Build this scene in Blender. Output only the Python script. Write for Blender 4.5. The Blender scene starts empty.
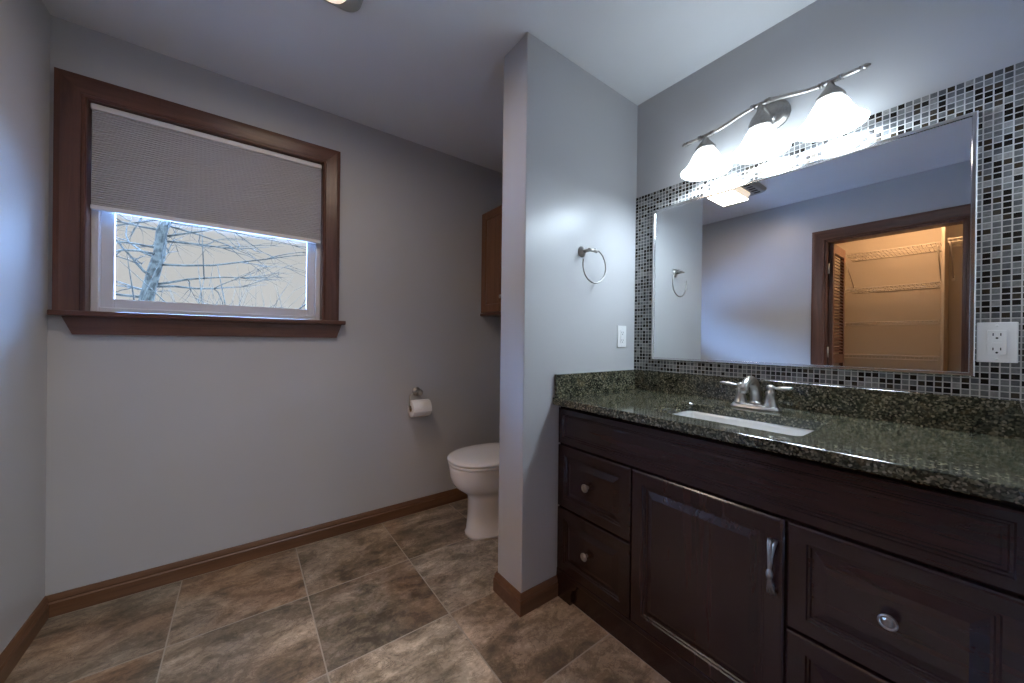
import bpy, bmesh, math, random
from mathutils import Vector, Matrix
random.seed(7)
S = bpy.context.scene
C = S.collection
PI = math.pi

# ------------------------------------------------------------------ camera
F_PX = 360.9125
CAM = Vector((0.6343, -0.0470, 1.1451))
yaw, pitch, roll = 0.6408, -0.0019, 0.0119
fwd = Vector((math.sin(yaw)*math.cos(pitch), math.cos(yaw)*math.cos(pitch), math.sin(pitch)))
rgt = Vector((math.cos(yaw), -math.sin(yaw), 0))
upv = rgt.cross(fwd)
r2 = math.cos(roll)*rgt + math.sin(roll)*upv
u2 = -math.sin(roll)*rgt + math.cos(roll)*upv
cd = bpy.data.cameras.new('camera')
cd.sensor_width = 36.0
cd.lens = F_PX/1024*36
cd.clip_start = 0.01
cam = bpy.data.objects.new('camera', cd)
C.objects.link(cam)
cam.matrix_world = Matrix(((r2.x, u2.x, -fwd.x, CAM.x), (r2.y, u2.y, -fwd.y, CAM.y), (r2.z, u2.z, -fwd.z, CAM.z), (0, 0, 0, 1)))
S.camera = cam

# ------------------------------------------------------------------ exposure, sky, lights
S.view_settings.view_transform = 'Standard'
S.view_settings.look = 'None'
S.view_settings.gamma = 1
S.view_settings.use_curve_mapping = False
S.view_settings.exposure = 0.12
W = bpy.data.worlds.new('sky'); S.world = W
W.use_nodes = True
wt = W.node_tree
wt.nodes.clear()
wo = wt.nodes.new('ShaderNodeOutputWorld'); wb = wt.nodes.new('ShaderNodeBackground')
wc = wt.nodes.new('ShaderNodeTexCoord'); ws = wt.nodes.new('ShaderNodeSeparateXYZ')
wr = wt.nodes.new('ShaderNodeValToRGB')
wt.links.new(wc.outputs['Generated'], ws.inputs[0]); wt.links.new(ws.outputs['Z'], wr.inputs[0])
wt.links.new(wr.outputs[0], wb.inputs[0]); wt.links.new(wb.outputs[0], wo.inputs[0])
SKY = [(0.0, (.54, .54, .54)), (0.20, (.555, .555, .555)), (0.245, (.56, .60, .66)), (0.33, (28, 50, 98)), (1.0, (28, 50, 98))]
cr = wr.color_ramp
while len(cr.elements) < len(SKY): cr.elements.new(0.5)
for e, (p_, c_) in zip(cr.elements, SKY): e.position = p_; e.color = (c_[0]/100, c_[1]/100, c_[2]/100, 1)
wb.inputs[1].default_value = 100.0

VANITY_W, CLOSET_W, FAN_W, HALL_W = 8.0, 30.0, 7.0, 36.0
SHADE_E, FAN_E = 7.0, 0.9
def lamp(name, kind, loc, power, color, size=.03, rot=(0, 0, 0), sy=None):
    l = bpy.data.lights.new(name, kind); l.energy = power; l.color = color
    if kind == 'AREA':
        l.size = size
        if sy: l.shape = 'RECTANGLE'; l.size_y = sy
    else: l.shadow_soft_size = size
    o = bpy.data.objects.new(name, l); C.objects.link(o); o.location = loc; o.rotation_euler = rot
    return o
COOL = (.76, .92, 1.06)
WARM = (1.0, .56, .27)
SHADE_Y = (.716, .509, .300)
BAR_X = 2.242
for y in SHADE_Y:
    lamp('vanity_bulb', 'POINT', (BAR_X, y, 1.925), VANITY_W, COOL, .04)
lamp('closet_bulb', 'POINT', (-.45, .35, 2.30), CLOSET_W, WARM, .05)
lamp('fan_bulb', 'AREA', (.757, 1.32, 2.37), FAN_W, (1.0, .82, .66), .3, (0, 0, 0), .2)
lamp('hall_fill_light', 'AREA', (.9, -1.2, 2.40), HALL_W, (1.0, .95, .92), .4)  # added fill through the doorway, stands for no known hall lamp

# ------------------------------------------------------------------ dimensions (metres)
H = 2.44
YW, XV, YP, XP, PT = 2.2484, 2.3549, 1.134, 1.5778, 0.1736
YF = -0.105                      # front wall face
TH = 0.12
BH, BT = 0.0876, 0.0138

# ------------------------------------------------------------------ mesh helper
class MB:
    def __init__(s): s.bm = bmesh.new()
    def _sm(s, fs, v=True):
        for f in fs: f.smooth = v
    def box(s, x0, x1, y0, y1, z0, z1, bev=0, seg=1, rot=None):
        bm = s.bm
        x0, x1 = min(x0, x1), max(x0, x1); y0, y1 = min(y0, y1), max(y0, y1); z0, z1 = min(z0, z1), max(z0, z1)
        m = Matrix.Translation(((x0+x1)/2, (y0+y1)/2, (z0+z1)/2))
        if rot is not None: m = m @ rot.to_4x4()
        m = m @ Matrix.Diagonal((x1-x0, y1-y0, z1-z0, 1))
        r = bmesh.ops.create_cube(bm, size=1, matrix=m)
        if bev:
            es = list({e for v in r['verts'] for e in v.link_edges})
            bmesh.ops.bevel(bm, geom=es, offset=bev, segments=seg, affect='EDGES', profile=.5)
        return s
    def rings(s, loops, closed_u=True, cap0=True, cap1=True, smooth=True, closed_v=False):
        bm = s.bm
        L = [[bm.verts.new(p) for p in lp] for lp in loops]
        n = len(L[0]); fs = []
        for i in range(len(L) if closed_v else len(L)-1):
            a, b = L[i], L[(i+1) % len(L)]
            for j in range(n if closed_u else n-1):
                k = (j+1) % n
                try: fs.append(bm.faces.new((a[j], a[k], b[k], b[j])))
                except ValueError: pass
        s._sm(fs, smooth)
        if not closed_v:
            if cap0: bm.faces.new(list(reversed(L[0])))
            if cap1: bm.faces.new(L[-1])
        return s
    def lathe(s, o, axis, prof, n=32, cap0=True, cap1=True):
        """prof: list of (distance along axis, radius)"""
        o = Vector(o); a = Vector(axis).normalized()
        t = Vector((0, 0, 1)) if abs(a.z) < .9 else Vector((1, 0, 0))
        u = a.cross(t).normalized(); v = a.cross(u)
        loops = []
        for d, r in prof:
            loops.append([o + a*d + (u*math.cos(2*PI*k/n) + v*math.sin(2*PI*k/n))*max(r, 1e-4) for k in range(n)])
        return s.rings(loops, True, cap0, cap1)
    def tube(s, pts, rad, n=10, cap=True, closed=False, flat=None):
        pts = [Vector(p) for p in pts]
        N = len(pts)
        rs = rad if isinstance(rad, (list, tuple)) else [rad]*N
        loops = []; prev = None
        for i, p in enumerate(pts):
            if closed: d = pts[(i+1) % N]-pts[i-1]
            else: d = pts[min(i+1, N-1)]-pts[max(i-1, 0)]
            d.normalize()
            if prev is None:
                t = Vector((0, 0, 1)) if abs(d.z) < .9 else Vector((1, 0, 0))
                u = d.cross(t).normalized()
            else:
                u = (prev - d*prev.dot(d)).normalized()
            prev = u; v = d.cross(u)
            fl = flat if flat else 1
            loops.append([p + (u*math.cos(2*PI*k/n) + v*math.sin(2*PI*k/n)*fl)*rs[i] for k in range(n)])
        return s.rings(loops, True, cap, cap, closed_v=closed)
    def prism(s, poly, axis, a, b, smooth=False):
        """poly: list of 2D points in the two other axes (in xyz order); extruded a..b along axis"""
        def P(q, t):
            if axis == 'x': return (t, q[0], q[1])
            if axis == 'y': return (q[0], t, q[1])
            return (q[0], q[1], t)
        return s.rings([[P(q, a) for q in poly], [P(q, b) for q in poly]], smooth=smooth)
    def build(s, name, m, parent=None, base=None):
        bm = s.bm
        bmesh.ops.recalc_face_normals(bm, faces=bm.faces[:])
        b = Vector((0, 0, 0))
        if base is not None: b = Vector(base)
        elif parent is not None:
            q = parent
            while q.parent: q = q.parent
            b = q.location.copy()
        bmesh.ops.translate(bm, verts=bm.verts[:], vec=-b)
        me = bpy.data.meshes.new(name); bm.to_mesh(me); bm.free()
        me.materials.append(m)
        o = bpy.data.objects.new(name, me); C.objects.link(o)
        if parent is not None: o.parent = parent
        elif base is not None: o.location = b
        return o
def thing(name, label, cat, loc, group=None):
    o = bpy.data.objects.new(name, None); C.objects.link(o)
    o.location = loc; o['label'] = label; o['category'] = cat; o.empty_display_size = .05
    if group: o['group'] = group
    return o
def tag(o, label, cat, group=None):
    o['label'] = label; o['category'] = cat
    if group: o['group'] = group
    return o
def struct(o, label=None, cat=None):
    o['kind'] = 'structure'
    if label: o['label'] = label
    if cat: o['category'] = cat
    return o
def structure_empty(name, loc, label, cat):
    o = bpy.data.objects.new(name, None); C.objects.link(o); o.location = loc
    o['kind'] = 'structure'; o['label'] = label; o['category'] = cat
    return o

# ------------------------------------------------------------------ materials
class NT:
    def __init__(s, name):
        s.m = bpy.data.materials.new(name); s.m.use_nodes = True
        s.t = s.m.node_tree; s.b = s.t.nodes['Principled BSDF']; s.out = s.t.nodes['Material Output']
    def n(s, typ, **kw):
        q = s.t.nodes.new(typ)
        for k, v in kw.items(): setattr(q, k, v)
        return q
    def l(s, a, b): s.t.links.new(a, b)
    def inp(s, q, name, v):
        if hasattr(v, 'is_linked'): s.l(v, q.inputs[name])
        else: q.inputs[name].default_value = v
    def math(s, op, a, b=None, c=None):
        q = s.n('ShaderNodeMath', operation=op); s.inp(q, 0, a)
        if b is not None: s.inp(q, 1, b)
        if c is not None: s.inp(q, 2, c)
        return q.outputs[0]
    def coord(s, scale=(1, 1, 1), loc=(0, 0, 0), kind='Object'):
        c = s.n('ShaderNodeTexCoord'); m = s.n('ShaderNodeMapping')
        m.inputs['Scale'].default_value = scale; m.inputs['Location'].default_value = loc
        s.l(c.outputs[kind], m.inputs[0]); return m.outputs[0]
    def noise(s, vec, scale, detail=4, rough=.5, dist=0):
        q = s.n('ShaderNodeTexNoise'); s.l(vec, q.inputs['Vector'])
        q.inputs['Scale'].default_value = scale; q.inputs['Detail'].default_value = detail
        q.inputs['Roughness'].default_value = rough; q.inputs['Distortion'].default_value = dist
        return q
    def ramp(s, fac, stops, interp='LINEAR'):
        q = s.n('ShaderNodeValToRGB'); cr = q.color_ramp; cr.interpolation = interp
        while len(cr.elements) < len(stops): cr.elements.new(.5)
        for e, (p, c) in zip(cr.elements, stops):
            e.position = p; e.color = (*c, 1) if len(c) == 3 else c
        s.l(fac, q.inputs[0]); return q.outputs[0]
    def mix(s, fac, a, b, mode='MIX'):
        q = s.n('ShaderNodeMix', data_type='RGBA', blend_type=mode)
        s.inp(q, 0, fac)
        for i, v in ((6, a), (7, b)):
            if hasattr(v, 'is_linked'): s.l(v, q.inputs[i])
            else: q.inputs[i].default_value = (*v, 1)
        return q.outputs[2]
    def bump(s, h, strength=.2, dist=.002):
        q = s.n('ShaderNodeBump'); q.inputs['Strength'].default_value = strength; q.inputs['Distance'].default_value = dist
        s.l(h, q.inputs['Height']); s.l(q.outputs[0], s.b.inputs['Normal'])
    def base(s, c): s.inp(s.b, 'Base Color', c if hasattr(c, 'is_linked') else (*c, 1))
    def rough(s, v): s.inp(s.b, 'Roughness', v)

def plain(name, col, rough=.5, metal=0, spec=.5, noise=0, nscale=30, bump=0, emis=None, es=0, coat=0):
    t = NT(name)
    if noise:
        v = t.coord(); q = t.noise(v, nscale)
        t.base(t.ramp(q.outputs[0], [(.3, tuple(c*(1-noise) for c in col)), (.7, tuple(min(1, c*(1+noise)) for c in col))]))
        if bump: t.bump(q.outputs[0], bump, .001)
    else: t.base(col)
    t.rough(rough); t.b.inputs['Metallic'].default_value = metal
    t.b.inputs['Specular IOR Level'].default_value = spec
    if emis:
        t.b.inputs['Emission Color'].default_value = (*emis, 1); t.b.inputs['Emission Strength'].default_value = es
    if coat: t.b.inputs['Coat Weight'].default_value = coat; t.b.inputs['Coat Roughness'].default_value = .1
    return t.m
def paint(name, col, rough):
    t = NT(name); v = t.coord(); q = t.noise(v, 3, 2)
    t.base(t.ramp(q.outputs[0], [(.3, tuple(c*.985 for c in col)), (.7, tuple(c*1.015 for c in col))]))
    q2 = t.noise(v, 160, 3); t.bump(q2.outputs[0], .06, .001); t.rough(rough); t.b.inputs['Specular IOR Level'].default_value = .33; return t.m
def wood(name, c0, c1, c2, axis, rough=.35, scale=1.0, spec=.4):
    t = NT(name)
    sc = [34*scale]*3; sc['xyz'.index(axis)] = 2.2*scale
    v = t.coord(tuple(sc))
    q = t.noise(v, 1.0, 6, .6, .6); q2 = t.noise(v, 4.0, 3, .6)
    sc2 = [9*scale]*3; sc2['xyz'.index(axis)] = .9*scale
    q3 = t.noise(t.coord(tuple(sc2)), 1.0, 2)
    f = t.math('ADD', t.math('MULTIPLY', q.outputs[0], .6), t.math('MULTIPLY', q3.outputs[0], .4))
    a = t.ramp(f, [(.32, c0), (.5, c1), (.68, c2)])
    t.base(t.mix(t.math('MULTIPLY', t.math('GREATER_THAN', q2.outputs[0], .62), .35), a, c0))
    t.rough(rough); t.b.inputs['Specular IOR Level'].default_value = spec
    t.bump(q.outputs[0], .08, .0008); return t.m

M = {}
M['wall'] = paint('wall_paint', (.45, .447, .455), .32)
M['ceil'] = paint('ceiling_paint', (.74, .75, .765), .5)
M['closet_paint'] = paint('closet_paint', (.33, .285, .235), .6)
TR = ((.050, .021, .0135), (.094, .040, .026), (.142, .062, .041))
for a in 'xyz': M['trim_'+a] = wood('trim_wood_'+a, *TR, a, .33)
BS = ((.085, .040, .018), (.13, .062, .030), (.17, .085, .042))
for a in 'xy': M['base_'+a] = wood('baseboard_wood_'+a, *BS, a, .4)
OK_ = ((.12, .052, .024), (.165, .074, .035), (.21, .098, .047))
M['oak'] = wood('cabinet_oak', *OK_, 'z', .4)
ES = ((.017, .0074, .0068), (.022, .0094, .0082), (.030, .0125, .0100))
for a in 'yz': M['esp_'+a] = wood('espresso_wood_'+a, *ES, a, .24, 1.0, .48)
M['nickel'] = plain('brushed_nickel', (.46, .44, .42), .30, 1, noise=.06, nscale=200)
M['pull'] = plain('pull_nickel', (.34, .325, .30), .38, 1, noise=.15, nscale=400, bump=.15)
M['dark_nickel'] = plain('aged_nickel', (.36, .34, .32), .35, 1, noise=.1, nscale=150)
M['chrome'] = plain('polished_nickel', (.72, .71, .70), .12, 1)
M['white_plastic'] = plain('white_plastic', (.80, .80, .79), .35)
M['slot'] = plain('socket_slot_black', (.012, .012, .012), .5)
M['porcelain'] = plain('white_porcelain', (.78, .77, .76), .08, coat=.5)
M['seat_plastic'] = plain('toilet_seat_plastic', (.80, .79, .78), .2)
M['paper'] = plain('toilet_paper', (.83, .81, .80), .9, noise=.02, nscale=80, bump=.2)
M['cardboard'] = plain('cardboard', (.25, .17, .10), .9)
M['vinyl'] = plain('white_vinyl', (.62, .62, .64), .4)
M['shade_fabric'] = plain('cellular_fabric', (.46, .46, .48), .9, noise=.04, nscale=250)
M['rail_white'] = plain('shade_rail', (.66, .66, .67), .45)
M['wire'] = plain('coated_wire', (.42, .38, .33), .5)
M['drain'] = plain('drain_chrome', (.6, .6, .6), .15, 1)
M['grille'] = plain('fan_grille', (.33, .33, .31), .5)
M['void'] = plain('dark_recess', (.02, .02, .02), .8)

def glass_mat():
    t = NT('window_glass')
    tr = t.n('ShaderNodeBsdfTransparent'); gl = t.n('ShaderNodeBsdfGlossy'); gl.inputs['Roughness'].default_value = .02
    tr.inputs[0].default_value = (.97, .98, .98, 1)
    fr = t.n('ShaderNodeFresnel'); fr.inputs[0].default_value = 1.45
    mx = t.n('ShaderNodeMixShader'); t.l(fr.outputs[0], mx.inputs[0]); t.l(tr.outputs[0], mx.inputs[1]); t.l(gl.outputs[0], mx.inputs[2])
    t.l(mx.outputs[0], t.out.inputs[0]); return t.m
M['glass'] = glass_mat()
M['mirror'] = plain('mirror_silver', (.86, .88, .88), .0, 1)
def shade_mat(name, col, e):
    t = NT(name); t.base((.8, .8, .8)); t.rough(.25)
    v = t.coord(); q = t.noise(v, 25, 3, .6, 1.0)
    t.l(t.ramp(q.outputs[0], [(.3, tuple(c*.94 for c in col)), (.7, col)]), t.b.inputs['Emission Color'])
    t.b.inputs['Emission Strength'].default_value = e
    return t.m
M['lampglass'] = shade_mat('alabaster_glass', (.80, .94, 1.05), SHADE_E)
M['fanlens'] = shade_mat('fan_lens_glass', (1.0, .80, .60), FAN_E)

def floor_mat():
    t = NT('slate_look_tile')
    P = .461
    c = t.n('ShaderNodeTexCoord'); sp = t.n('ShaderNodeSeparateXYZ'); t.l(c.outputs['Object'], sp.inputs[0])
    ux = t.math('DIVIDE', t.math('SUBTRACT', sp.outputs[0], .415), P); uy = t.math('DIVIDE', t.math('SUBTRACT', sp.outputs[1], .85), P)
    ix = t.math('FLOOR', ux); iy = t.math('FLOOR', uy)
    fx = t.math('SUBTRACT', ux, ix); fy = t.math('SUBTRACT', uy, iy)
    def edge(f): return t.math('MINIMUM', f, t.math('SUBTRACT', 1.0, f))
    d = t.math('MINIMUM', edge(fx), edge(fy))
    cb = t.n('ShaderNodeCombineXYZ'); t.l(ix, cb.inputs[0]); t.l(iy, cb.inputs[1])
    wn = t.n('ShaderNodeTexWhiteNoise', noise_dimensions='3D'); t.l(cb.outputs[0], wn.inputs['Vector'])
    off = t.n('ShaderNodeVectorMath', operation='SCALE'); t.l(wn.outputs['Color'], off.inputs[0]); off.inputs['Scale'].default_value = 37.0
    vv = t.n('ShaderNodeVectorMath', operation='ADD'); t.l(c.outputs['Object'], vv.inputs[0]); t.l(off.outputs[0], vv.inputs[1])
    rot = t.n('ShaderNodeMapping'); rot.inputs['Rotation'].default_value = (0, 0, .45); rot.inputs['Scale'].default_value = (1.0, 1.7, 1)
    t.l(vv.outputs[0], rot.inputs[0])
    big = t.noise(rot.outputs[0], 2.6, 6, .62, 1.3); mid = t.noise(rot.outputs[0], 9, 9, .7, 1.0); fine = t.noise(vv.outputs[0], 70, 6, .7)
    f0 = t.math('ADD', t.math('ADD', t.math('MULTIPLY', big.outputs[0], .55), t.math('MULTIPLY', mid.outputs[0], .42)), t.math('MULTIPLY', fine.outputs[0], .08))
    st = t.math('MULTIPLY', f0, 17.0); fl_ = t.math('FLOOR', st); fr_ = t.math('SUBTRACT', st, fl_)
    f = t.math('DIVIDE', t.math('ADD', fl_, t.math('POWER', fr_, 5.0)), 17.0)
    f = t.math('ADD', t.math('MULTIPLY', f, .62), t.math('MULTIPLY', f0, .38))
    f = t.math('ADD', f, t.math('MULTIPLY', t.math('SUBTRACT', fine.outputs[0], .5), .10))
    a = t.ramp(f, [(.40, (.085, .068, .050)), (.48, (.185, .150, .112)), (.56, (.33, .28, .225)), (.66, (.52, .46, .39))])
    b = t.ramp(f, [(.40, (.072, .070, .060)), (.48, (.160, .155, .135)), (.56, (.27, .262, .24)), (.66, (.45, .44, .41))])
    g = t.ramp(f, [(.40, (.095, .056, .030)), (.48, (.21, .130, .078)), (.56, (.31, .215, .14)), (.66, (.45, .34, .25))])
    col = t.mix(t.math('MULTIPLY', wn.outputs['Value'], 1.0), a, b)
    hue = t.noise(vv.outputs[0], 1.7, 2, .5)
    col = t.mix(t.ramp(hue.outputs[0], [(.50, (0, 0, 0)), (.66, (.75, .75, .75))]), col, g)
    sep = t.n('ShaderNodeSeparateColor'); t.l(wn.outputs['Color'], sep.inputs[0])
    val = t.math('ADD', t.math('MULTIPLY', sep.outputs[1], .5), .72)
    hs = t.n('ShaderNodeHueSaturation'); t.l(col, hs.inputs['Color']); t.l(val, hs.inputs['Value'])
    # thin dark veins
    vn = t.noise(rot.outputs[0], 5.5, 8, .7, 2.2)
    vein = t.math('LESS_THAN', t.math('ABSOLUTE', t.math('SUBTRACT', vn.outputs[0], .5)), .009)
    col = t.mix(t.math('MULTIPLY', vein, .6), hs.outputs[0], (.07, .058, .045))
    grout = t.math('LESS_THAN', d, .0052)
    col = t.mix(1.0, col, (1.22, 1.06, .90), 'MULTIPLY')
    t.base(t.mix(grout, col, (.36, .31, .25)))
    t.rough(t.ramp(mid.outputs[0], [(.3, (.36, .36, .36)), (.7, (.52, .52, .52))]))
    h = t.math('ADD', t.math('MULTIPLY', f, 1.0), t.math('MULTIPLY', t.math('SMOOTH_MIN', d, .012, .006), 40.0))
    t.bump(h, .35, .003)
    return t.m
M['floor'] = floor_mat()

def mosaic_mat():
    t = NT('glass_stone_mosaic')
    P = .01722
    c = t.n('ShaderNodeTexCoord'); sp = t.n('ShaderNodeSeparateXYZ'); t.l(c.outputs['Object'], sp.inputs[0])
    uy = t.math('DIVIDE', t.math('SUBTRACT', sp.outputs[1], 1.134), P); uz = t.math('DIVIDE', t.math('SUBTRACT', sp.outputs[2], 1.931), P)
    iy = t.math('FLOOR', uy); iz = t.math('FLOOR', uz)
    fy = t.math('SUBTRACT', uy, iy); fz = t.math('SUBTRACT', uz, iz)
    def edge(f): return t.math('MINIMUM', f, t.math('SUBTRACT', 1.0, f))
    d = t.math('MINIMUM', edge(fy), edge(fz))
    cb = t.n('ShaderNodeCombineXYZ'); t.l(iy, cb.inputs[0]); t.l(iz, cb.inputs[1])
    wn = t.n('ShaderNodeTexWhiteNoise', noise_dimensions='3D'); t.l(cb.outputs[0], wn.inputs['Vector'])
    col = t.ramp(wn.outputs['Value'], [(0, (.012, .010, .009)), (.26, (.038, .029, .020)), (.38, (.075, .078, .082)), (.54, (.115, .118, .12)), (.72, (.16, .16, .158)), (.90, (.23, .225, .215))], 'CONSTANT')
    v = t.coord(); sn = t.noise(v, 130, 4, .65)
    col = t.mix(1.0, col, t.ramp(sn.outputs[0], [(.3, (.72, .72, .72)), (.7, (1.2, 1.2, 1.2))]), 'MULTIPLY')
    grout = t.math('LESS_THAN', d, .085)
    t.base(t.mix(grout, col, (.46, .445, .425)))
    rr = t.ramp(wn.outputs['Value'], [(0, (.16,)*3), (.34, (.34,)*3)], 'CONSTANT')
    t.rough(t.mix(grout, rr, (.7, .7, .7)))
    t.b.inputs['Specular IOR Level'].default_value = .28
    t.bump(t.math('SMOOTH_MIN', d, .16, .1), .6, .004)
    return t.m
M['mosaic'] = mosaic_mat()

def granite_mat():
    t = NT('dark_green_granite')
    v = t.coord()
    dn = t.noise(v, 160, 3, .6)
    dv = t.n('ShaderNodeVectorMath', operation='SCALE'); t.l(dn.outputs['Color'], dv.inputs[0]); dv.inputs['Scale'].default_value = .006
    vv = t.n('ShaderNodeVectorMath', operation='ADD'); t.l(v, vv.inputs[0]); t.l(dv.outputs[0], vv.inputs[1])
    vo = t.n('ShaderNodeTexVoronoi'); vo.inputs['Scale'].default_value = 210; t.l(vv.outputs[0], vo.inputs['Vector'])
    sep = t.n('ShaderNodeSeparateColor'); t.l(vo.outputs['Color'], sep.inputs[0])
    g = t.ramp(sep.outputs[0], [(0, (.010, .011, .009)), (.40, (.028, .031, .024)), (.58, (.062, .064, .048)), (.76, (.105, .098, .070)), (.90, (.18, .168, .135))], 'CONSTANT')
    n2 = t.noise(v, 22, 4, .6, .8)
    col = t.mix(.30, g, t.ramp(n2.outputs[0], [(.38, (.008, .010, .008)), (.55, (.040, .040, .027)), (.72, (.13, .095, .045))]))
    col = t.mix(1.0, col, (1.50, 1.42, 1.28), 'MULTIPLY')
    t.base(col); t.rough(.085); t.b.inputs['Specular IOR Level'].default_value = .55
    return t.m
M['granite'] = granite_mat()

def bark_mat(name, c0, c1):
    t = NT(name); v = t.coord((3, 3, 3)); q = t.noise(v, 2.2, 6, .75)
    t.base(t.ramp(q.outputs[0], [(.44, c0), (.54, c1)])); t.rough(.95); t.b.inputs['Specular IOR Level'].default_value = .03; return t.m
M['bark'] = bark_mat('frosty_bark', (.008, .0066, .0044), (.021, .0175, .012))
M['twig'] = bark_mat('frosty_twig', (.017, .0145, .010), (.027, .023, .016))
M['snow'] = plain('snowy_ground', (.6, .6, .6), .9, noise=.05, nscale=3)

# ================================================================== ROOM SHELL
XH0, XH1, YH = -1.10, XV, -2.2          # hall / closet extents
struct(MB().box(XH0-TH, XV+TH, YH-TH, YW+TH, -.1, 0).build('floor', M['floor']))
struct(MB().box(XH0-TH, XV+TH, YH-TH, YW+TH, H, H+.1).build('ceiling', M['ceil']))
# window opening in the back wall
WX0, WX1, WZ0, WZ1 = .102, .992, 1.236, 2.140
w = MB()
w.box(-TH, WX0, YW, YW+TH, 0, H); w.box(WX1, XV+TH, YW, YW+TH, 0, H)
w.box(WX0, WX1, YW, YW+TH, 0, WZ0); w.box(WX0, WX1, YW, YW+TH, WZ1, H)
struct(w.build('wall_back', M['wall']))
# left wall with closet opening
CY0, CY1, CZ = .080, .845, 2.045
w = MB()
w.box(-TH, 0, -.46-TH, CY0, 0, H); w.box(-TH, 0, CY1, YW, 0, H); w.box(-TH, 0, CY0, CY1, CZ, H)
struct(w.build('wall_left', M['wall']))
struct(MB().box(XV, XV+TH, YF-TH, YW, 0, H).build('wall_right', M['wall']))
# front wall: the doorway the camera stands in
DX0, DX1, DZ = .22, 1.06, 2.05
w = MB()
w.box(0, DX0, YF-TH, YF, 0, H); w.box(DX1, XV, YF-TH, YF, 0, H); w.box(DX0, DX1, YF-TH, YF, DZ, H)
struct(w.build('wall_front', M['wall']))
struct(MB().box(XP, XV, YP, YP+PT, 0, H, .003).build('wall_partition', M['wall']))
# hall beyond the doorway
w = MB()
w.box(-TH-.6, XV+TH, YH-TH, YH, 0, H); w.box(-.6-TH, -.6, YH, YF-TH-.36, 0, H); w.box(XV, XV+TH, YH, YF-TH, 0, H)
struct(w.build('wall_hall', M['wall']))
# closet shell
w = MB()
w.box(XH0-TH, XH0, -.46-TH, 1.10+TH, 0, H); w.box(XH0, -TH, 1.10, 1.10+TH, 0, H); w.box(XH0, -TH, -.46-TH, -.46, 0, H)
struct(w.build('wall_closet', M['closet_paint']))

# ------------------------------------------------------------------ baseboards (profiled)
def base_profile(s=1):
    return [(0, 0), (BT*s, 0), (BT*s, BH*.62), (BT*.72*s, BH*.70), (BT*.80*s, BH*.76), (BT*.55*s, BH*.90), (BT*.30*s, BH), (0, BH)]
def baseboard(name, axis, wall, s, a, b):
    poly = [(wall+px, pz) for px, pz in base_profile(s)]
    m = MB()
    m.prism(poly, axis, a, b)
    return struct(m.build(name, M['base_'+axis]))
baseboard('baseboard_back', 'x', YW, -1, BT*.0, XV)
baseboard('baseboard_left', 'y', 0, 1, CY1+.105, YW)
# the partition's three sides, mitred round the end
m = MB()
loops = []
path = [((1.80, YP), (0, -1)), ((XP, YP), (-1, -1)), ((XP, YP+PT), (-1, 1)), ((XV, YP+PT), (0, 1))]
for (px, py), (nx, ny) in path:
    loops.append([(px+nx*o, py+ny*o, z) for o, z in base_profile(1)])
m.rings(loops, smooth=False)
struct(m.build('baseboard_partition', M['base_x']))

# ================================================================== WINDOW
win = structure_empty('window_1', (.55, YW, WZ0), 'window with dark brown wood casing and white vinyl sash', 'window')
CW = .086
def casing_prof(n=0):  # (across from inner edge, thickness)
    return [(0, 0), (0, .010), (.004, .014), (.012, .014), (.016, .011), (.060, .018), (.070, .020), (CW, .020), (CW, 0)]
def casing(outline, place, name, mat, parent):
    """outline: corners of inner edge in 2D; mitred profile sweep, open polyline"""
    m = MB(); loops = []
    N = len(outline)
    for i, q in enumerate(outline):
        q = Vector(q)
        ns = []
        if i > 0: d = (q-Vector(outline[i-1])).normalized(); ns.append(Vector((-d.y, d.x)))
        if i < N-1: d = (Vector(outline[i+1])-q).normalized(); ns.append(Vector((-d.y, d.x)))
        n = ns[0] if len(ns) == 1 else (ns[0]+ns[1])/(1+ns[0].dot(ns[1]))
        loops.append([place(q+n*a, t) for a, t in casing_prof()])
    m.rings(loops, smooth=False)
    return m.build(name, mat, parent)
pl = lambda q, t: (q.x, YW-t, q.y)
# three mitred casing boards
def mitred_board(a, b, na, nb, place, name, mat, parent):
    """profile swept a->b, with per-end offset directions (mitre)"""
    m = MB()
    m.rings([[place(Vector(a)+Vector(na)*o, t) for o, t in casing_prof()], [place(Vector(b)+Vector(nb)*o, t) for o, t in casing_prof()]], smooth=False)
    return m.build(name, mat, parent)
mitred_board((WX0, WZ0+.012), (WX0, WZ1), (-1, 0), (-1, 1), pl, 'side_casing', M['trim_z'], win)
mitred_board((WX1, WZ0+.012), (WX1, WZ1), (1, 0), (1, 1), pl, 'side_casing', M['trim_z'], win)
mitred_board((WX0, WZ1), (WX1, WZ1), (-1, 1), (1, 1), pl, 'head_casing', M['trim_x'], win)
# jamb boards lining the opening
m = MB()
JD = .055
m.box(WX0-.003, WX0+.0005, YW-.001, YW+TH, WZ0, WZ1); m.box(WX1-.0005, WX1+.003, YW-.001, YW+TH, WZ0, WZ1); m.box(WX0, WX1, YW-.001, YW+TH, WZ1-.0005, WZ1+.003)
m.build('jamb', M['trim_z'], win)
# stool (sill) with rounded nose, apron with slanted ends
m = MB()
m.box(.011, 1.111, YW-.050, YW, 1.226, 1.248, .004, 2)
m.box(WX0, WX1, YW-.01, YW+JD, 1.226, 1.248)
m.build('sill', M['trim_x'], win)
m = MB()
aw = [(.040, 1.226), (1.094, 1.226), (1.068, 1.150), (.070, 1.150)]
m.prism(aw, 'y', YW-.020, YW)
m.build('apron', M['trim_x'], win)
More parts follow.
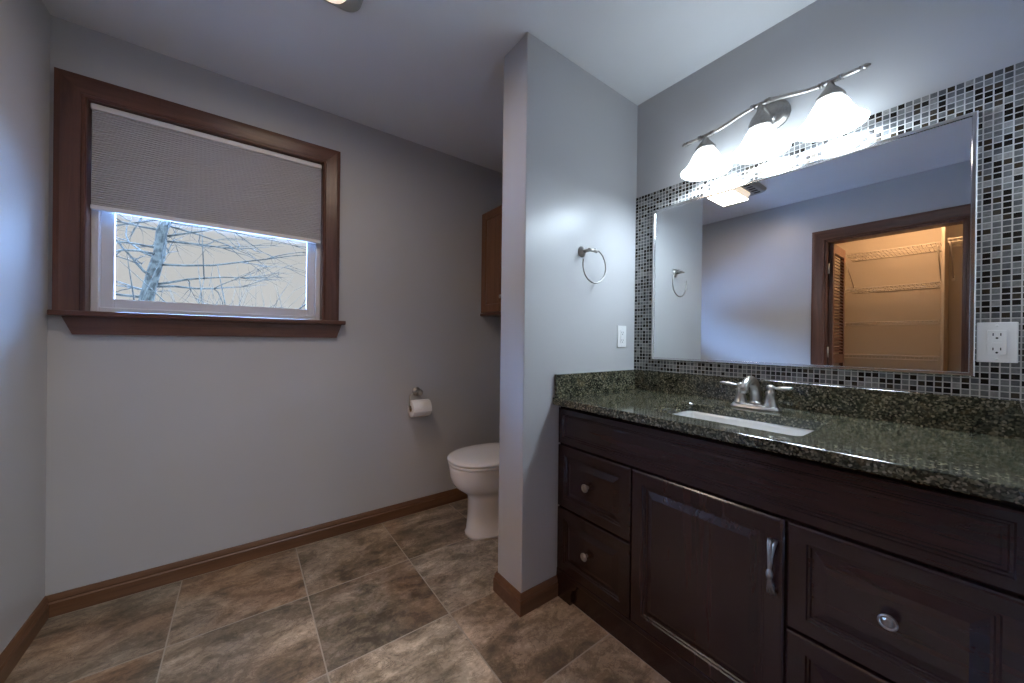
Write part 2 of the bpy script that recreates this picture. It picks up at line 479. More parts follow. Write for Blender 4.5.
# vinyl frame and sash
def rect_frame(m, x0, x1, z0, z1, wd, y0, y1, bev=.003):
    m.box(x0, x0+wd, y0, y1, z0, z1, bev); m.box(x1-wd, x1, y0, y1, z0, z1, bev)
    m.box(x0+wd-.001, x1-wd+.001, y0, y1, z0, z0+wd, bev); m.box(x0+wd-.001, x1-wd+.001, y0, y1, z1-wd, z1, bev)
m = MB(); rect_frame(m, WX0, WX1, 1.246, WZ1, .026, YW+.050, YW+.115)
vf = m.build('vinyl_frame', M['vinyl'], win)
m = MB(); rect_frame(m, WX0+.024, WX1-.024, 1.270, WZ1-.024, .042, YW+.074, YW+.098)
m.build('sash', M['vinyl'], win)
MB().box(WX0+.06, WX1-.06, YW+.082, YW+.086, 1.305, WZ1-.06).build('glass_pane', M['glass'], win)

# ------------------------------------------------------------------ cellular shade
bl = thing('cellular_shade', 'grey pleated cellular shade half drawn over the window', 'window shade', (.55, YW+.03, 1.69))
BX0, BX1 = .1065, .9875
MB().box(BX0, BX1, YW+.012, YW+.046, 2.112, 2.138, .004, 2).build('headrail', M['rail_white'], bl)
m = MB(); PZ0, PZ1, NP = 1.706, 2.112, 42
front = []; 
for i in range(NP*2+1):
    z = PZ1-(PZ1-PZ0)*i/(NP*2); front.append((YW+.019 + (.0055 if i % 2 == 0 else 0), z))
back = [(YW+.048-(y-YW-.019)-.009, z) for y, z in reversed(front)]
m.prism(front+back, 'x', BX0+.003, BX1-.003)
m.build('pleated_fabric', M['shade_fabric'], bl)
MB().box(BX0+.001, BX1-.001, YW+.016, YW+.042, 1.688, 1.707, .003, 2).build('bottom_rail', M['rail_white'], bl)

# ================================================================== CLOSET OPENING
d1 = structure_empty('door_1', (0, .46, 0), 'closet doorway with dark wood casing in the left wall', 'doorway')
plc = lambda q, t: (t, q.x, q.y)
mitred_board((CY1, 0), (CY1, CZ), (1, 0), (1, 1), plc, 'side_casing', M['trim_z'], d1)
mitred_board((CY0, 0), (CY0, CZ), (-1, 0), (-1, 1), plc, 'side_casing', M['trim_z'], d1)
mitred_board((CY0, CZ), (CY1, CZ), (-1, 1), (1, 1), plc, 'head_casing', M['trim_y'], d1)
m = MB()
m.box(-TH, .001, CY1-.018, CY1+.001, 0, CZ); m.box(-TH, .001, CY0-.001, CY0+.018, 0, CZ); m.box(-TH, .001, CY0, CY1, CZ-.018, CZ+.001)
m.build('jamb', M['trim_z'], d1)
# louvred leaf swung into the closet
ld = structure_empty('door_2', (-.02, .812, .01), 'louvered wood closet door swung open into the closet', 'door')
LX0, LX1, LY0, LY1 = -.445, -.035, .796, .824
m = MB()
for z0, z1 in ((.012, .16), (.98, 1.06), (1.94, 2.02)): m.box(LX0+.045, LX1-.045, LY0, LY1, z0, z1, .002)
m.box(LX0, LX0+.046, LY0, LY1, .012, 2.02, .002); m.box(LX1-.046, LX1, LY0, LY1, .012, 2.02, .002)
lf = m.build('leaf_frame', M['trim_z'], ld)
m = MB()
z = .175
while z < 1.93:
    if not (.965 < z < 1.075):
        m.box(LX0+.044, LX1-.044, LY0+.001, LY1-.001, z-.0035, z+.0035, 0, 1, Matrix.Rotation(.7, 3, 'X'))
    z += .0285
m.build('louvers', M['trim_x'], ld)
for hz in (.25, 1.08, 1.80):
    h = MB(); h.box(-.036, -.008, .8225, .8275, hz-.04, hz+.04, .001); h.tube([(-.010, .820, hz-.045), (-.010, .820, hz+.045)], .006, 10)
    h.build('hinge', M['nickel'], ld)
# wire shelves
def wire_shelf(z, y0, y1, label, bracket=True):
    xb, xf = XH0, -.68
    t = thing('wire_shelf', label, 'shelf', (xb, (y0+y1)/2, z), 'wire shelves in the closet')
    m = MB()
    m.tube([(xf, y0, z), (xf, y1, z)], .004, 8); m.tube([(xf, y0, z-.028), (xf, y1, z-.028)], .004, 8); m.tube([(xb+.006, y0, z), (xb+.006, y1, z)], .004, 8)
    m.tube([((xf+xb)/2, y0, z-.004), ((xf+xb)/2, y1, z-.004)], .003, 6)
    n = int((y1-y0)/.026)
    for i in range(n+1):
        y = y0+(y1-y0)*i/n
        m.tube([(xb+.003, y, z+.003), (xf, y, z+.004), (xf+.003, y, z-.028)], .0017, 5)
    m.build('wire_grid', M['wire'], t)
    if bracket:
        for y in (y0+.012, y1-.012):
            b = MB(); b.tube([(xf+.004, y, z-.025), (xb+.012, y, z-.28)], .005, 6); b.box(xb, xb+.012, y-.01, y+.01, z-.31, z-.26, .002)
            b.build('bracket', M['wire'], t)
    return t
SY0, SY1 = .245, .86
wire_shelf(2.02, SY0, SY1, 'top white wire shelf in the closet, propped by two slanting brackets')
wire_shelf(1.685, SY0, SY1, 'second white wire shelf from the top in the closet', False)
wire_shelf(1.36, SY0, SY1, 'third white wire shelf from the top in the closet', False)
wire_shelf(1.05, SY0, SY1, 'lowest white wire shelf in view in the closet', False)
wire_shelf(2.04, -.44, .20, 'short white wire shelf right of the upright board in the closet')
struct(MB().box(XH0, -.665, .214, .234, 0, 2.30, .003).build('trim_1', M['closet_paint']))

# ================================================================== MOSAIC + MIRROR
TX = XV-.008
o = MB().box(TX, XV, YF, YP, .9974, 1.931).build('wall_tile_surround', M['mosaic'])
struct(o, 'grey and black mosaic tile panel around the mirror', 'tiled wall')
MY0, MY1, MZ0, MZ1 = -.0113, 1.0205, 1.057, 1.8276
mr = thing('wall_mirror', 'large rectangular mirror with thin silver edge on the mosaic wall', 'mirror', (TX, (MY0+MY1)/2, MZ0))
m = MB()
MX = TX-.010
def rect_loop(x, i): return [(x, MY0+i, MZ0+i), (x, MY1-i, MZ0+i), (x, MY1-i, MZ1-i), (x, MY0+i, MZ1-i)]
m.rings([rect_loop(TX, 0), rect_loop(MX-.003, 0), rect_loop(MX-.005, .003), rect_loop(MX-.005, .010), rect_loop(MX, .012), rect_loop(TX, .012)], smooth=False, closed_v=True)
m.build('frame', M['chrome'], mr)
MB().box(MX, TX, MY0+.0115, MY1-.0115, MZ0+.0115, MZ1-.0115).build('mirror_glass', M['mirror'], mr)

# ================================================================== VANITY CABINET
CX = 1.796                       # face-frame plane
FX = 1.776                       # door / drawer face plane
CT0, CT1 = .862, .894            # counter
VY0, VY1 = YF+.002, YP-.001
vc = thing('vanity_cabinet', 'espresso brown bathroom vanity cabinet under the granite counter', 'vanity', (2.05, .51, 0))
m = MB()
m.box(CX, CX+.02, VY0, VY1, .10, CT0)           # face frame
m.box(CX+.02, XV-.002, VY0, VY0+.018, .0, CT0); m.box(CX+.02, XV-.002, VY1-.018, VY1, 0, CT0)
m.box(CX+.02, XV-.002, VY0+.018, VY1-.018, .10, .118); m.box(XV-.02, XV-.002, VY0+.018, VY1-.018, .118, .80)
m.build('carcass', M['esp_z'], vc)
m = MB()
m.box(CX+.003, CX+.020, VY0, VY1, 0, .104)
m.box(FX+.003, CX+.003, VY0, VY1, .104, .126, .004, 2)
m.build('base_rail', M['esp_y'], vc)
for sgn, y in ((-1, VY1), (1, VY0)):
    m = MB()
    poly = [(y, 0), (y, .104), (y+sgn*.125, .104), (y+sgn*.118, .085), (y+sgn*.098, .070), (y+sgn*.088, .045), (y+sgn*.090, .014), (y+sgn*.086, 0)]
    m.prism(poly, 'x', FX+.004, CX+.004)
    m.build('foot', M['esp_z'], vc)
def panel(y0, y1, z0, z1, prof, name, mat, parent):
    m = MB(); loops = []
    for ins, dep in prof:
        x = FX+dep
        loops.append([(x, y0+ins, z0+ins), (x, y1-ins, z0+ins), (x, y1-ins, z1-ins), (x, y0+ins, z1-ins)])
    m.rings(loops, smooth=False)
    return m.build(name, mat, parent)
RAISED = [(0, .020), (0, .004), (.004, .0005), (.008, 0), (.044, 0), (.047, .0045), (.051, .0045), (.054, .009), (.060, .009), (.082, .001), (.086, .001)]
RAISED_S = [(0, .020), (0, .004), (.004, .0005), (.008, 0), (.040, 0), (.043, .0045), (.047, .0045), (.050, .009), (.054, .009), (.078, .001), (.081, .001)]
FLAT = [(0, .020), (0, .004), (.004, 0), (.026, 0), (.029, .004), (.033, .004), (.036, .008), (.042, .008), (.044, .007)]
panel(VY0+.004, VY1-.004, .690, .848, FLAT, 'false_front', M['esp_y'], vc)
def knob(parent, y, z):
    m = MB()
    m.lathe((FX+.002, y, z), (-1, 0, 0), [(0, .007), (.003, .0065), (.010, .006), (.014, .009), (.018, .0155), (.022, .0165), (.0245, .0150), (.0252, .0132), (.0215, .0122), (.0215, .0100), (.0248, .0092), (.0262, .006), (.0264, .0005)], 28, True, False)
    return m.build('knob', M['pull'], parent)
LY = (.750, VY1-.004); RY = (VY0+.004, .274)
for (a, b) in (LY, RY):
    for z0, z1 in ((.410, .682), (.128, .402)):
        d = panel(a, b, z0, z1, RAISED_S, 'drawer', M['esp_y'], vc)
        knob(d, (a+b)/2+(.012 if a > .5 else 0), (z0+z1)/2)
dr = panel(.280, .744, .128, .682, RAISED, 'door', M['esp_z'], vc)
# bundle-of-twigs pull, tied in the middle
hy, hz0, hz1 = .304, .482, .624
m = MB()
for k in range(6):
    a = 2*PI*k/6; fl = .0105
    pts = []; rr = []
    for i in range(17):
        t = i/16
        g = abs(t-.42)/.58 if t > .42 else abs(t-.42)/.42
        spread = .0018+.0072*g**1.6
        tw = a+1.4*(t-.42)
        xx = FX-.006-.020*math.sin(PI*min(1, max(0, t)))**.6
        pts.append((xx+math.sin(tw)*spread*.5, hy+math.cos(tw)*spread, hz0+(hz1-hz0)*t)); rr.append(.0023+.0010*g)
    m.tube(pts, rr, 7)
m.tube([(FX-.0265, hy, hz0+(hz1-hz0)*t) for t in (.30, .36, .42, .47, .50)], [.004, .0075, .0085, .0065, .004], 12)
for hz in (hz0+.012, hz1-.014): m.lathe((FX+.001, hy, hz), (-1, 0, 0), [(0, .006), (.012, .005)], 12)
m.build('handle', M['pull'], dr)

# ------------------------------------------------------------------ countertop with sink cut-out
SXa, SXb, SYa, SYb = 1.850, 2.142, .270, .722
def rrect(x0, x1, y0, y1, r, n=6):
    pts = []
    for cx, cy, a0 in ((x1-r, y1-r, 0), (x0+r, y1-r, PI/2), (x0+r, y0+r, PI), (x1-r, y0+r, 1.5*PI)):
        for i in range(n+1):
            a = a0+PI/2*i/n; pts.append((cx+r*math.cos(a), cy+r*math.sin(a)))
    return pts
CFX = 1.746
ct = MB(); bm = ct.bm
inner = rrect(SXa, SXb, SYa, SYb, .022)
outer = [(XV-.001, VY1+.0005), (CFX, VY1+.0005), (CFX, VY0-.002), (XV-.001, VY0-.002)]
def fill(z, of, inn):
    vo = [bm.verts.new((x, y, z)) for x, y in of]; vi = [bm.verts.new((x, y, z)) for x, y in inn]
    es = [bm.edges.new((vo[i], vo[(i+1) % len(vo)])) for i in range(len(vo))]+[bm.edges.new((vi[i], vi[(i+1) % len(vi)])) for i in range(len(vi))]
    bmesh.ops.triangle_fill(bm, edges=es, use_beauty=True)
    return vo, vi
def off(d): return [(XV-.001, VY1+.0005), (CFX+d, VY1+.0005), (CFX+d, VY0-.002), (XV-.001, VY0-.002)]
to, ti = fill(CT1, off(.003), rrect(SXa-.003, SXb+.003, SYa-.003, SYb+.003, .024))
bo, bi = fill(CT0, off(.004), inner)
def bridge(a, b):
    for i in range(len(a)): 
        k = (i+1) % len(a); bm.faces.new((a[i], a[k], b[k], b[i]))
m1 = [bm.verts.new((x, y, CT1-.001)) for x, y in off(.001)]; m2 = [bm.verts.new((x, y, CT1-.003)) for x, y in off(0)]; m3 = [bm.verts.new((x, y, CT0+.004)) for x, y in off(0)]
bridge(to, m1); bridge(m1, m2); bridge(m2, m3); bridge(m3, bo)
i1 = [bm.verts.new((x, y, CT1-.003)) for x, y in inner]
bridge(ti, i1); bridge(i1, bi)
cb = (2.05, .51, CT0)
top = thing('countertop', 'dark green speckled granite countertop with backsplash on the vanity', 'countertop', cb)
ct.build('slab', M['granite'], top)
SP = .0195
MB().box(TX-SP, TX, VY0-.002, VY1, CT1, .9974, .0006).build('backsplash', M['granite'], top)
MB().box(CFX+.007, TX-SP, VY1-SP+.0, VY1, CT1, .9974, .0015).build('side_splash', M['granite'], top)
MB().box(CFX+.007, TX-SP, VY0-.002, VY0+SP-.002, CT1, .9974, .0015).build('side_splash', M['granite'], top)
# undermount sink
sk = thing('undermount_sink', 'white rectangular undermount sink set into the granite counter', 'sink', (2.0, .5, .72))
m = MB()
def rl(x0, x1, y0, y1, r, z): return [(x, y, z) for x, y in rrect(x0, x1, y0, y1, r)]
m.rings([rl(SXa-.03, SXb+.03, SYa-.03, SYb+.03, .03, .745), rl(SXa-.03, SXb+.03, SYa-.03, SYb+.03, .03, CT0-.0005),
         rl(SXa-.002, SXb+.002, SYa-.002, SYb+.002, .026, CT0-.0005), rl(SXa-.001, SXb+.001, SYa-.001, SYb+.001, .026, CT0-.012),
         rl(SXa+.008, SXb-.008, SYa+.008, SYb-.008, .04, .775), rl(SXa+.03, SXb-.03, SYa+.03, SYb-.03, .05, .752), rl(SXa+.09, SXb-.09, SYa+.16, SYb-.16, .03, .747)])
m.build('basin', M['porcelain'], sk)
MB().lathe((2.0, .503, .747), (0, 0, 1), [(0, .024), (.003, .023), (.004, .018), (.002, .014), (.002, 0)], 24).build('drain', M['drain'], sk)
# ------------------------------------------------------------------ faucet
fy, fx = .508, 2.225
fc = thing('faucet', 'brushed nickel two lever faucet on the counter behind the sink', 'faucet', (fx, fy, CT1))
m = MB()
m.rings([[(x, y, z) for x, y in rrect(fx-.030+i, fx+.030-i, fy-.084+i, fy+.084-i, .028-i)] for i, z in ((0, CT1), (0, CT1+.006), (.004, CT1+.010), (.007, CT1+.016), (.010, CT1+.018))])
m.build('base_plate', M['nickel'], fc)
m = MB(); pts = []; rr = []
for i in range(25):
    t = i/24
    a = PI*1.02*t
    if t < .2: px, pz = fx+.006, CT1+.016+.034*(t/.2)
    else:
        b = (t-.2)/.8*PI*.84
        px, pz = fx+.006-.060+.060*math.cos(b), CT1+.050+.064*math.sin(b)
    pts.append((px, fy, pz)); rr.append(.0195-.0030*t if t < .2 else .0188-.0062*(t-.2)/.8)
m.tube(pts, rr, 18)
m.lathe((fx+.004, fy, CT1+.015), (0, 0, 1), [(0, .024), (.008, .022), (.014, .019)], 24)
m.tube([Vector(pts[-1])+Vector((-.000, 0, .004)), Vector(pts[-1])+Vector((.004, 0, -.010))], [.0135, .0135], 18)
m.tube([(fx+.022, fy, CT1+.016), (fx+.022, fy, CT1+.085)], .003, 8); m.lathe((fx+.022, fy, CT1+.083), (0, 0, 1), [(0, .003), (.004, .006), (.010, .006), (.013, .002)], 12)
m.build('spout', M['nickel'], fc)
for sg in (1, -1):
    hyy = fy+sg*.0510
    m = MB()
    m.lathe((fx, hyy, CT1+.015), (0, 0, 1), [(0, .0245), (.004, .0245), (.007, .0215), (.030, .0175), (.048, .0150), (.052, .0165), (.056, .0165), (.059, .0125), (.064, .0120), (.070, .0150), (.077, .0135), (.082, .006)], 24)
    hb = m.build('handle_body', M['nickel'], fc)
    m = MB(); L = .070 if sg > 0 else .062
    pp = [(fx, hyy+sg*(.008+L*t), CT1+.015+.070+.006*t) for t in (0, .1, .2, .4, .6, .8, .93, 1)]
    m.tube(pp, [.006, .0065, .0085, .0105, .0108, .0098, .0075, .003], 14, flat=.62)
    m.build('lever', M['nickel'], hb)

# ================================================================== OUTLETS
def outlet(place, yv, name, label, gfci, sc=1.0):
    t = thing(name, label, 'outlet', place(0, 0, 0))
    def pbox(m, a0, a1, b0, b1, d0, d1, bev=0):
        p, q = place(a0, b0, d0), place(a1, b1, d1)
        m.box(p[0], q[0], p[1], q[1], p[2], q[2], bev, 2 if bev else 1)
    m = MB(); pbox(m, -.0355, .0355, -.057, .057, 0, .0055, .002)
    pt = m.build('wall_plate', M['white_plastic'], t)
    m = MB(); pbox(m, -.0167, .0167, -.034, .034, .005, .0078, .0008)
    rc = m.build('receptacle', M['white_plastic'], t)
    for s in (1, -1):
        for a in (-.0065, .0065):
            m = MB(); pbox(m, a-.0011, a+.0011, s*.0205-.002, s*.0205+.0055, .0072, .0081); m.build('slot', M['slot'], rc)
        m = MB(); p = place(0, s*.0205-.0085, .0072); q = place(0, s*.0205-.0085, .0082)
        m.lathe(p, Vector(q)-Vector(p), [(0, .0026), (.001, .0026)], 12); m.build('slot', M['slot'], rc)
    if gfci:
        for b0 in (.0008, -.0068):
            m = MB(); pbox(m, -.0085, .0085, b0, b0+.006, .0076, .0088, .0004); m.build('button', M['white_plastic'], rc)
    for s in (1, -1):
        m = MB(); p = place(0, s*.0475, .005); q = place(0, s*.0475, .006)
        m.lathe(p, Vector(q)-Vector(p), [(0, .003), (.0012, .0028), (.0016, .001)], 12); m.build('screw', M['white_plastic'], pt)
    return t
outlet(lambda a, b, d: (2.2335+a, YP-d, 1.174+b), 0, 'wall_outlet', 'narrow white outlet on the grey partition wall above the side splash', False)
outlet(lambda a, b, d: (TX-d, -.0485-a, 1.157+b), 0, 'wall_outlet', 'white outlet with reset buttons on the mosaic tile right of the mirror', True)

# ================================================================== VANITY LIGHT
vl = thing('vanity_light', 'nickel three lamp vanity light with white bell shades above the mirror', 'wall lamp', (XV, .506, 2.07))
m = MB()
m.lathe((XV, .500, 2.070), (-1, 0, 0), [(0, .058), (.006, .058), (.010, .052), (.013, .050), (.018, .046), (.024, .034), (.028, .018), (.030, 0)], 36)
m.build('backplate', M['dark_nickel'], vl)
m = MB()
m.tube([(XV-.020, .500, 2.052), (XV-.06, .502, 2.054), (XV-.10, .505, 2.062), (BAR_X, .506, 2.075)], [.011, .0085, .0085, .0085], 14)
m.lathe((XV-.022, .500, 2.052), (-1, 0, 0), [(0, .018), (.006, .018), (.010, .013), (.016, .013)], 18)
m.build('arm', M['nickel'], vl)
m = MB(); pts = []
for i in range(61):
    y = .806-(.806-.216)*i/60
    u = min(1, abs(y-.509)/.19)
    z = 2.047+.031*(.5+.5*math.cos(PI*u))
    pts.append((BAR_X, y, z))
m.tube(pts, .0074, 12)
m.build('bar', M['nickel'], vl)
for sg, y in ((1, .806), (-1, .216)):
    m = MB(); m.lathe((BAR_X, y, 2.047), (0, sg, 0), [(-.012, .0085), (-.008, .0085), (-.007, .0065), (-.003, .0065), (0, .008), (.004, .0085), (.010, .006), (.016, .0015)], 16)
    m.build('finial', M['dark_nickel'], vl)
for y in SHADE_Y:
    zc = 2.078 if abs(y-.509) < .01 else 2.047
    m = MB()
    for dy in (-.030, -.022, .022, .030): m.lathe((BAR_X, y+dy-.003, zc), (0, 1, 0), [(0, .009), (.001, .0105), (.005, .0105), (.006, .009)], 16)
    m.lathe((BAR_X, y-.030, zc), (0, 1, 0), [(0, .0082), (.060, .0082)], 16)
    
    if zc < 2.06: m.lathe((BAR_X, y, zc), (0, 0, -1), [(.0, .007), (.008, .009), (.012, .012), (.018, .013), (.022, .016), (.036, .027), (.050, .037), (.058, .040), (.062, .040), (.062, .030)], 28)
    if zc > 2.06: m.lathe((BAR_X, y, zc), (0, 0, -1), [(0, .007), (.012, .011), (.028, .013), (.034, .017), (.060, .033), (.078, .039), (.092, .041), (.096, .041), (.096, .03)], 28)
    sb = m.build('socket_cap', M['dark_nickel'], vl)
    m = MB()
    out = [(0, .026), (.003, .033), (.012, .043), (.024, .0505), (.040, .058), (.056, .066), (.070, .0745), (.082, .084), (.092, .094), (.098, .1015)]
    prof = out+[(.0995, .1005)]+[(d-.001, r-.004) for d, r in reversed(out)]
    top_z = 1.988
    m.lathe((BAR_X, y, top_z), (0, 0, -1), [(d*.96, r*.965) for d, r in prof], 44, False, False)
    m.build('bell_shade', M['lampglass'], vl)
    if zc > 2.05:
        pass

# ================================================================== TOWEL RING
tr = thing('towel_ring', 'brushed nickel open towel ring mounted on the grey partition wall', 'towel ring', (1.922, YP, 1.572))
m = MB(); m.lathe((1.922, YP, 1.572), (0, -1, 0), [(0, .026), (.004, .026), (.007, .021), (.010, .020), (.014, .014), (.018, .011)], 32)
m.build('rosette', M['nickel'], tr)
m = MB(); m.tube([(1.922, YP-.012, 1.572), (1.922, YP-.036, 1.572), (1.922, YP-.052, 1.572)], [.0095, .008, .010], 16)
m.tube([(1.912, YP-.052, 1.572), (1.964, YP-.052, 1.572)], .0075, 14); m.lathe((1.964, YP-.052, 1.572), (1, 0, 0), [(0, .0075), (.003, .009), (.008, .006)], 14)
m.build('post', M['nickel'], tr)
m = MB(); rc = Vector((1.955, YP-.052, 1.5005)); R_ = .0795
m.tube([rc+Vector((R_*math.sin(a), 0, R_*math.cos(a))) for a in [i/48*PI*1.60 for i in range(49)]], .0036, 10)
m.build('ring', M['nickel'], tr)

# ================================================================== TOILET PAPER
ph = thing('toilet_paper_holder', 'nickel pivot toilet paper holder on the window wall', 'toilet paper holder', (1.56, YW, .80))
m = MB(); m.lathe((1.560, YW, .803), (0, -1, 0), [(0, .029), (.005, .029), (.009, .022), (.014, .013), (.030, .011), (.05, .013), (.060, .018), (.068, .019), (.074, .012), (.076, 0)], 28)
m.build('rosette', M['nickel'], ph)
RY_, RZ = YW-.064, .704
m = MB(); m.tube([(1.560, YW-.056, .803), (1.512, YW-.060, .800), (1.494, RY_, .786), (1.487, RY_, .74), (1.487, RY_, .716), (1.497, RY_, .7075), (1.53, RY_, .7063), (1.628, RY_, .7063)], .0042, 10)
m.build('arm', M['nickel'], ph)
rl_ = thing('toilet_paper_roll', 'white toilet paper roll hanging on the wall holder', 'toilet paper', (1.558, RY_, RZ-.012))
m = MB(); rx0, rx1 = 1.496, 1.619; rzc = RZ-.0015
m.lathe((rx0, RY_, rzc), (1, 0, 0), [(0, .020), (.0006, .053), (.002, .0545), (.121, .0545), (.1224, .053), (.123, .020)], 40, False, False)
pr = m.build('paper', M['paper'], rl_)
m = MB(); m.lathe((rx0+.0005, RY_, rzc), (1, 0, 0), [(0, .0202), (.122, .0202), (.122, .0188), (0, .0188), (0, .0202)], 28, False, False)
m.build('core', M['cardboard'], rl_)
m = MB(); m.rings([[(rx0+.001, RY_-0.0549, rzc+.004), (rx1-.001, RY_-0.0549, rzc+.004), (rx1-.001, RY_-0.0556, rzc+.004), (rx0+.001, RY_-0.0556, rzc+.004)],
                   [(rx0+.001, RY_-0.0542, rzc-.014), (rx1-.001, RY_-0.0542, rzc-.014), (rx1-.001, RY_-0.0554, rzc-.015), (rx0+.001, RY_-0.0554, rzc-.015)]], smooth=False)
m.build('loose_sheet', M['paper'], rl_)

# ================================================================== TOILET
ty = 1.785
tl = thing('toilet', 'white toilet with closed lid between partition and window wall', 'toilet', (2.0, ty, 0))
def egg(xf, xb, hw, z, n=40, sq=2.15):
    xc = xf+(xb-xf)*.46
    out = []
    for k in range(n):
        a = 2*PI*k/n; c, s = math.cos(a), math.sin(a)
        cx = math.copysign(abs(c)**(2/sq), c); sx = math.copysign(abs(s)**(2/sq), s)
        out.append(((xc-(xc-xf)*cx) if c > 0 else (xc-(xb-xc)*cx), ty+hw*sx, z))
    return out
m = MB()
m.rings([egg(1.690, 2.28, .116, 0, sq=2.6), egg(1.690, 2.28, .116, .016, sq=2.6), egg(1.698, 2.27, .108, .032, sq=2.6), egg(1.704, 2.26, .103, .12, sq=2.5), egg(1.703, 2.25, .104, .225, sq=2.4),
         egg(1.690, 2.23, .116, .247), egg(1.658, 2.22, .138, .270), egg(1.624, 2.22, .160, .297), egg(1.603, 2.22, .173, .328), egg(1.592, 2.22, .181, .365), egg(1.588, 2.22, .185, .405), egg(1.588, 2.22, .186, .420), egg(1.594, 2.21, .181, .425)])
m.build('bowl', M['porcelain'], tl)
m = MB(); m.rings([egg(1.592, 2.10, .183, .4255), egg(1.585, 2.10, .189, .429), egg(1.584, 2.10, .190, .440), egg(1.590, 2.10, .185, .4435)])
m.build('seat', M['seat_plastic'], tl)
m = MB(); m.rings([egg(1.588, 2.11, .187, .4455), egg(1.580, 2.11, .193, .449), egg(1.579, 2.11, .194, .458), egg(1.586, 2.105, .189, .464), egg(1.61, 2.09, .172, .469), egg(1.69, 2.03, .11, .472), egg(1.79, 1.95, .04, .473)])
m.build('lid', M['seat_plastic'], tl)
m = MB(); m.box(2.13, 2.335, ty-.215, ty+.215, .425, .785, .03, 4); m.box(2.16, 2.30, ty-.12, ty+.12, .40, .44, .01, 2)
m.build('tank', M['porcelain'], tl)
MB().box(2.118, 2.342, ty-.225, ty+.225, .785, .820, .012, 3).build('tank_lid', M['porcelain'], tl)
m = MB(); m.lathe((2.13, ty+.15, .70), (-1, 0, 0), [(0, .013), (.006, .013), (.012, .008), (.016, .008)], 16); m.tube([(2.116, ty+.15, .70), (2.112, ty+.11, .698), (2.112, ty+.065, .694)], [.006, .006, .007], 10)
m.build('flush_lever', M['chrome'], tl)
for s in (.06, -.06): MB().lathe((2.085, ty+s, .42), (0, 0, 1), [(0, .016), (.03, .016), (.036, .012)], 16).build('hinge_cap', M['seat_plastic'], tl)
for s in (1, -1): MB().lathe((1.98, ty+s*.111, 0.010), (0, 0, 1), [(0, .013), (.012, .012), (.018, .006)], 14).build('bolt_cap', M['porcelain'], tl)

# ================================================================== WALL CABINET
KX = 2.050; KY0, KY1, KZ0, KZ1 = 1.62, YW-.001, 1.345, 2.084
wc_ = thing('wall_cabinet', 'brown wood wall cabinet above the toilet behind the partition', 'cabinet', (XV, 1.93, KZ0))
m = MB(); m.box(KX+.019, XV, KY0, KY1, KZ0, KZ1, .002); m.build('body', M['oak'], wc_)
MB().box(KX-.004, XV, KY0-.004, KY1, KZ0-.020, KZ0, .003).build('bottom_trim', M['trim_y'], wc_)
def kpanel(y0, y1):
    m = MB(); loops = []
    for ins, dep in [(0, .019), (0, .003), (.003, 0), (.055, 0), (.058, .006), (.064, .006), (.075, .004)]:
        loops.append([(KX+dep, y0+ins, KZ0+.004+ins), (KX+dep, y1-ins, KZ0+.004+ins), (KX+dep, y1-ins, KZ1-.004-ins), (KX+dep, y0+ins, KZ1-.004-ins)])
    m.rings(loops, smooth=False); return m.build('door', M['oak'], wc_)
mid = (KY0+KY1)/2
for a, b, ky in ((KY0+.003, mid-.0015, mid-.03), (mid+.0015, KY1-.003, mid+.03)):
    dd = kpanel(a, b); mm = MB(); mm.lathe((KX+.001, ky, KZ0+.10), (-1, 0, 0), [(0, .006), (.012, .005), (.018, .014), (.024, .013), (.027, .005)], 18); mm.build('knob', M['nickel'], dd)

# ================================================================== CEILING FAN LIGHT
fl = thing('fan_light', 'ceiling exhaust fan with lit frosted lens and grey grille', 'ceiling light', (.757, 1.30, H))
FX0, FX1, FY0, FY1 = .53, .99, 1.10, 1.485
m = MB()
m.rings([[(x, y, z) for x, y in rrect(FX0+i, FX1-i, FY0+i, FY1-i, .05)] for i, z in ((0, H), (0, H-.010), (.006, H-.020), (.02, H-.026))])
hs = m.build('housing', M['grille'], fl)
m = MB()
m.box(FX0+.05, FX1-.05, FY0+.028, FY0+.088, H-.029, H-.024, .002)
m.build('grille', M['grille'], hs)
for k in range(7):
    x = FX0+.075+k*(FX1-FX0-.15)/6
    MB().box(x-.013, x+.013, FY0+.036, FY0+.080, H-.0300, H-.0288).build('vent_slot', M['void'], hs)
m = MB()
m.rings([[(x, y, z) for x, y in rrect(.585+i, .935-i, 1.20+i, 1.445-i, .05)] for i, z in ((0, H-.024), (0, H-.034), (.008, H-.050), (.030, H-.062), (.07, H-.067))])
m.build('lens', M['fanlens'], fl)

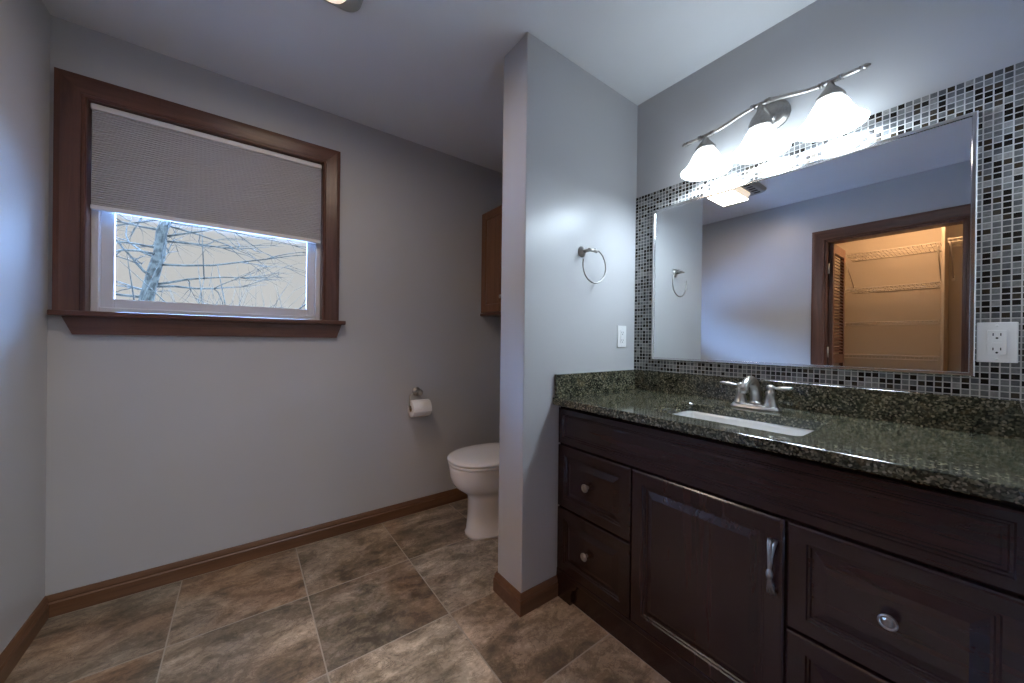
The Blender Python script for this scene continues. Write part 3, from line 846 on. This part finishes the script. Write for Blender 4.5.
# ================================================================== OUTSIDE
struct(MB().box(-40, 40, YW+1.5, 80, -3.2, -3.0).build('ground', M['snow']))
def tree(name, label, base, top, r0, seed, nb, mat, spread=1.0, lo=.25, group=None, bl=(1.2, 2.6)):
    rnd = random.Random(seed); m = MB()
    base, top = Vector(base), Vector(top)
    N = 14
    trunk = [base.lerp(top, i/N)+Vector((rnd.uniform(-.06, .06), rnd.uniform(-.06, .06), 0))*(1 if 0 < i < N else 0) for i in range(N+1)]
    m.tube(trunk, [r0*(1-.6*i/N) for i in range(N+1)], 9)
    def branch(p, d, L, r, depth):
        pts = [p]; q = p.copy(); dd = d.copy(); n = 7
        for i in range(n):
            dd = (dd+Vector((rnd.uniform(-.22, .22), rnd.uniform(-.22, .22), rnd.uniform(-.16, .14)))).normalized()
            q = q+dd*L/n; pts.append(q.copy())
        m.tube(pts, [r*(1-.8*i/n) for i in range(n+1)], 5)
        if depth > 0:
            for k in range(rnd.randint(3, 5)):
                i = rnd.randint(2, n-1)
                nd = (dd+Vector((rnd.uniform(-1, 1), rnd.uniform(-.8, .8), rnd.uniform(-.5, .6)))*.9).normalized()
                branch(pts[i], nd, L*rnd.uniform(.35, .6), r*.5, depth-1)
    for k in range(nb):
        t = lo+(1-lo)*(k+rnd.random())/nb
        p = base.lerp(top, min(.98, t))
        a = rnd.uniform(0, 2*PI)
        d = Vector((math.cos(a)*spread, math.sin(a)*.6, rnd.uniform(-.15, .45))).normalized()
        branch(p, d, rnd.uniform(*bl), r0*.19*(1.15-t*.6), 2)
    return tag(m.build(name, mat, base=base), label, 'tree' if 'tree' in name else 'bush', group)
tree('bare_tree', 'leaning bare tree with pale trunk outside the window', (-2.25, 13, -3.0), (-.9, 13.3, 5.1), .24, 3, 26, M['bark'], 1.2, .5, bl=(2.0, 5.0))
def bush(label, c, r, n, seed, mat):
    rnd = random.Random(seed); m = MB(); c = Vector(c)
    for k in range(n):
        a = rnd.uniform(0, 2*PI); e = rnd.uniform(.85, 1.5)
        d = Vector((math.cos(a)*math.cos(e), math.sin(a)*math.cos(e), math.sin(e)))
        pts = [c.copy()]; q = c.copy(); L = r*rnd.uniform(.7, 1.1)
        for i in range(7):
            d = (d+Vector((rnd.uniform(-.25, .25), rnd.uniform(-.25, .25), rnd.uniform(-.12, .05)))).normalized(); q = q+d*L/7; pts.append(q.copy())
            if i > 2:
                s2 = (d+Vector((rnd.uniform(-1, 1), rnd.uniform(-1, 1), rnd.uniform(-.6, .6)))).normalized()
                m.tube([q, q+s2*L*.12, q+s2*L*.22+Vector((0, 0, -.02))], [.009, .006, .002], 4)
        m.tube(pts, [.022*(1-.8*i/7) for i in range(8)], 5)
    return tag(m.build('bare_bush', mat, base=c), label, 'bush')
bush('tangled bare bush at the lower left corner of the window', (-1.05, 6.2, -3.0), 5.0, 45, 5, M['bark'])
bush('fine twiggy bush at the lower middle of the window', (-.1, 22, -3.0), 7.0, 60, 9, M['twig'])
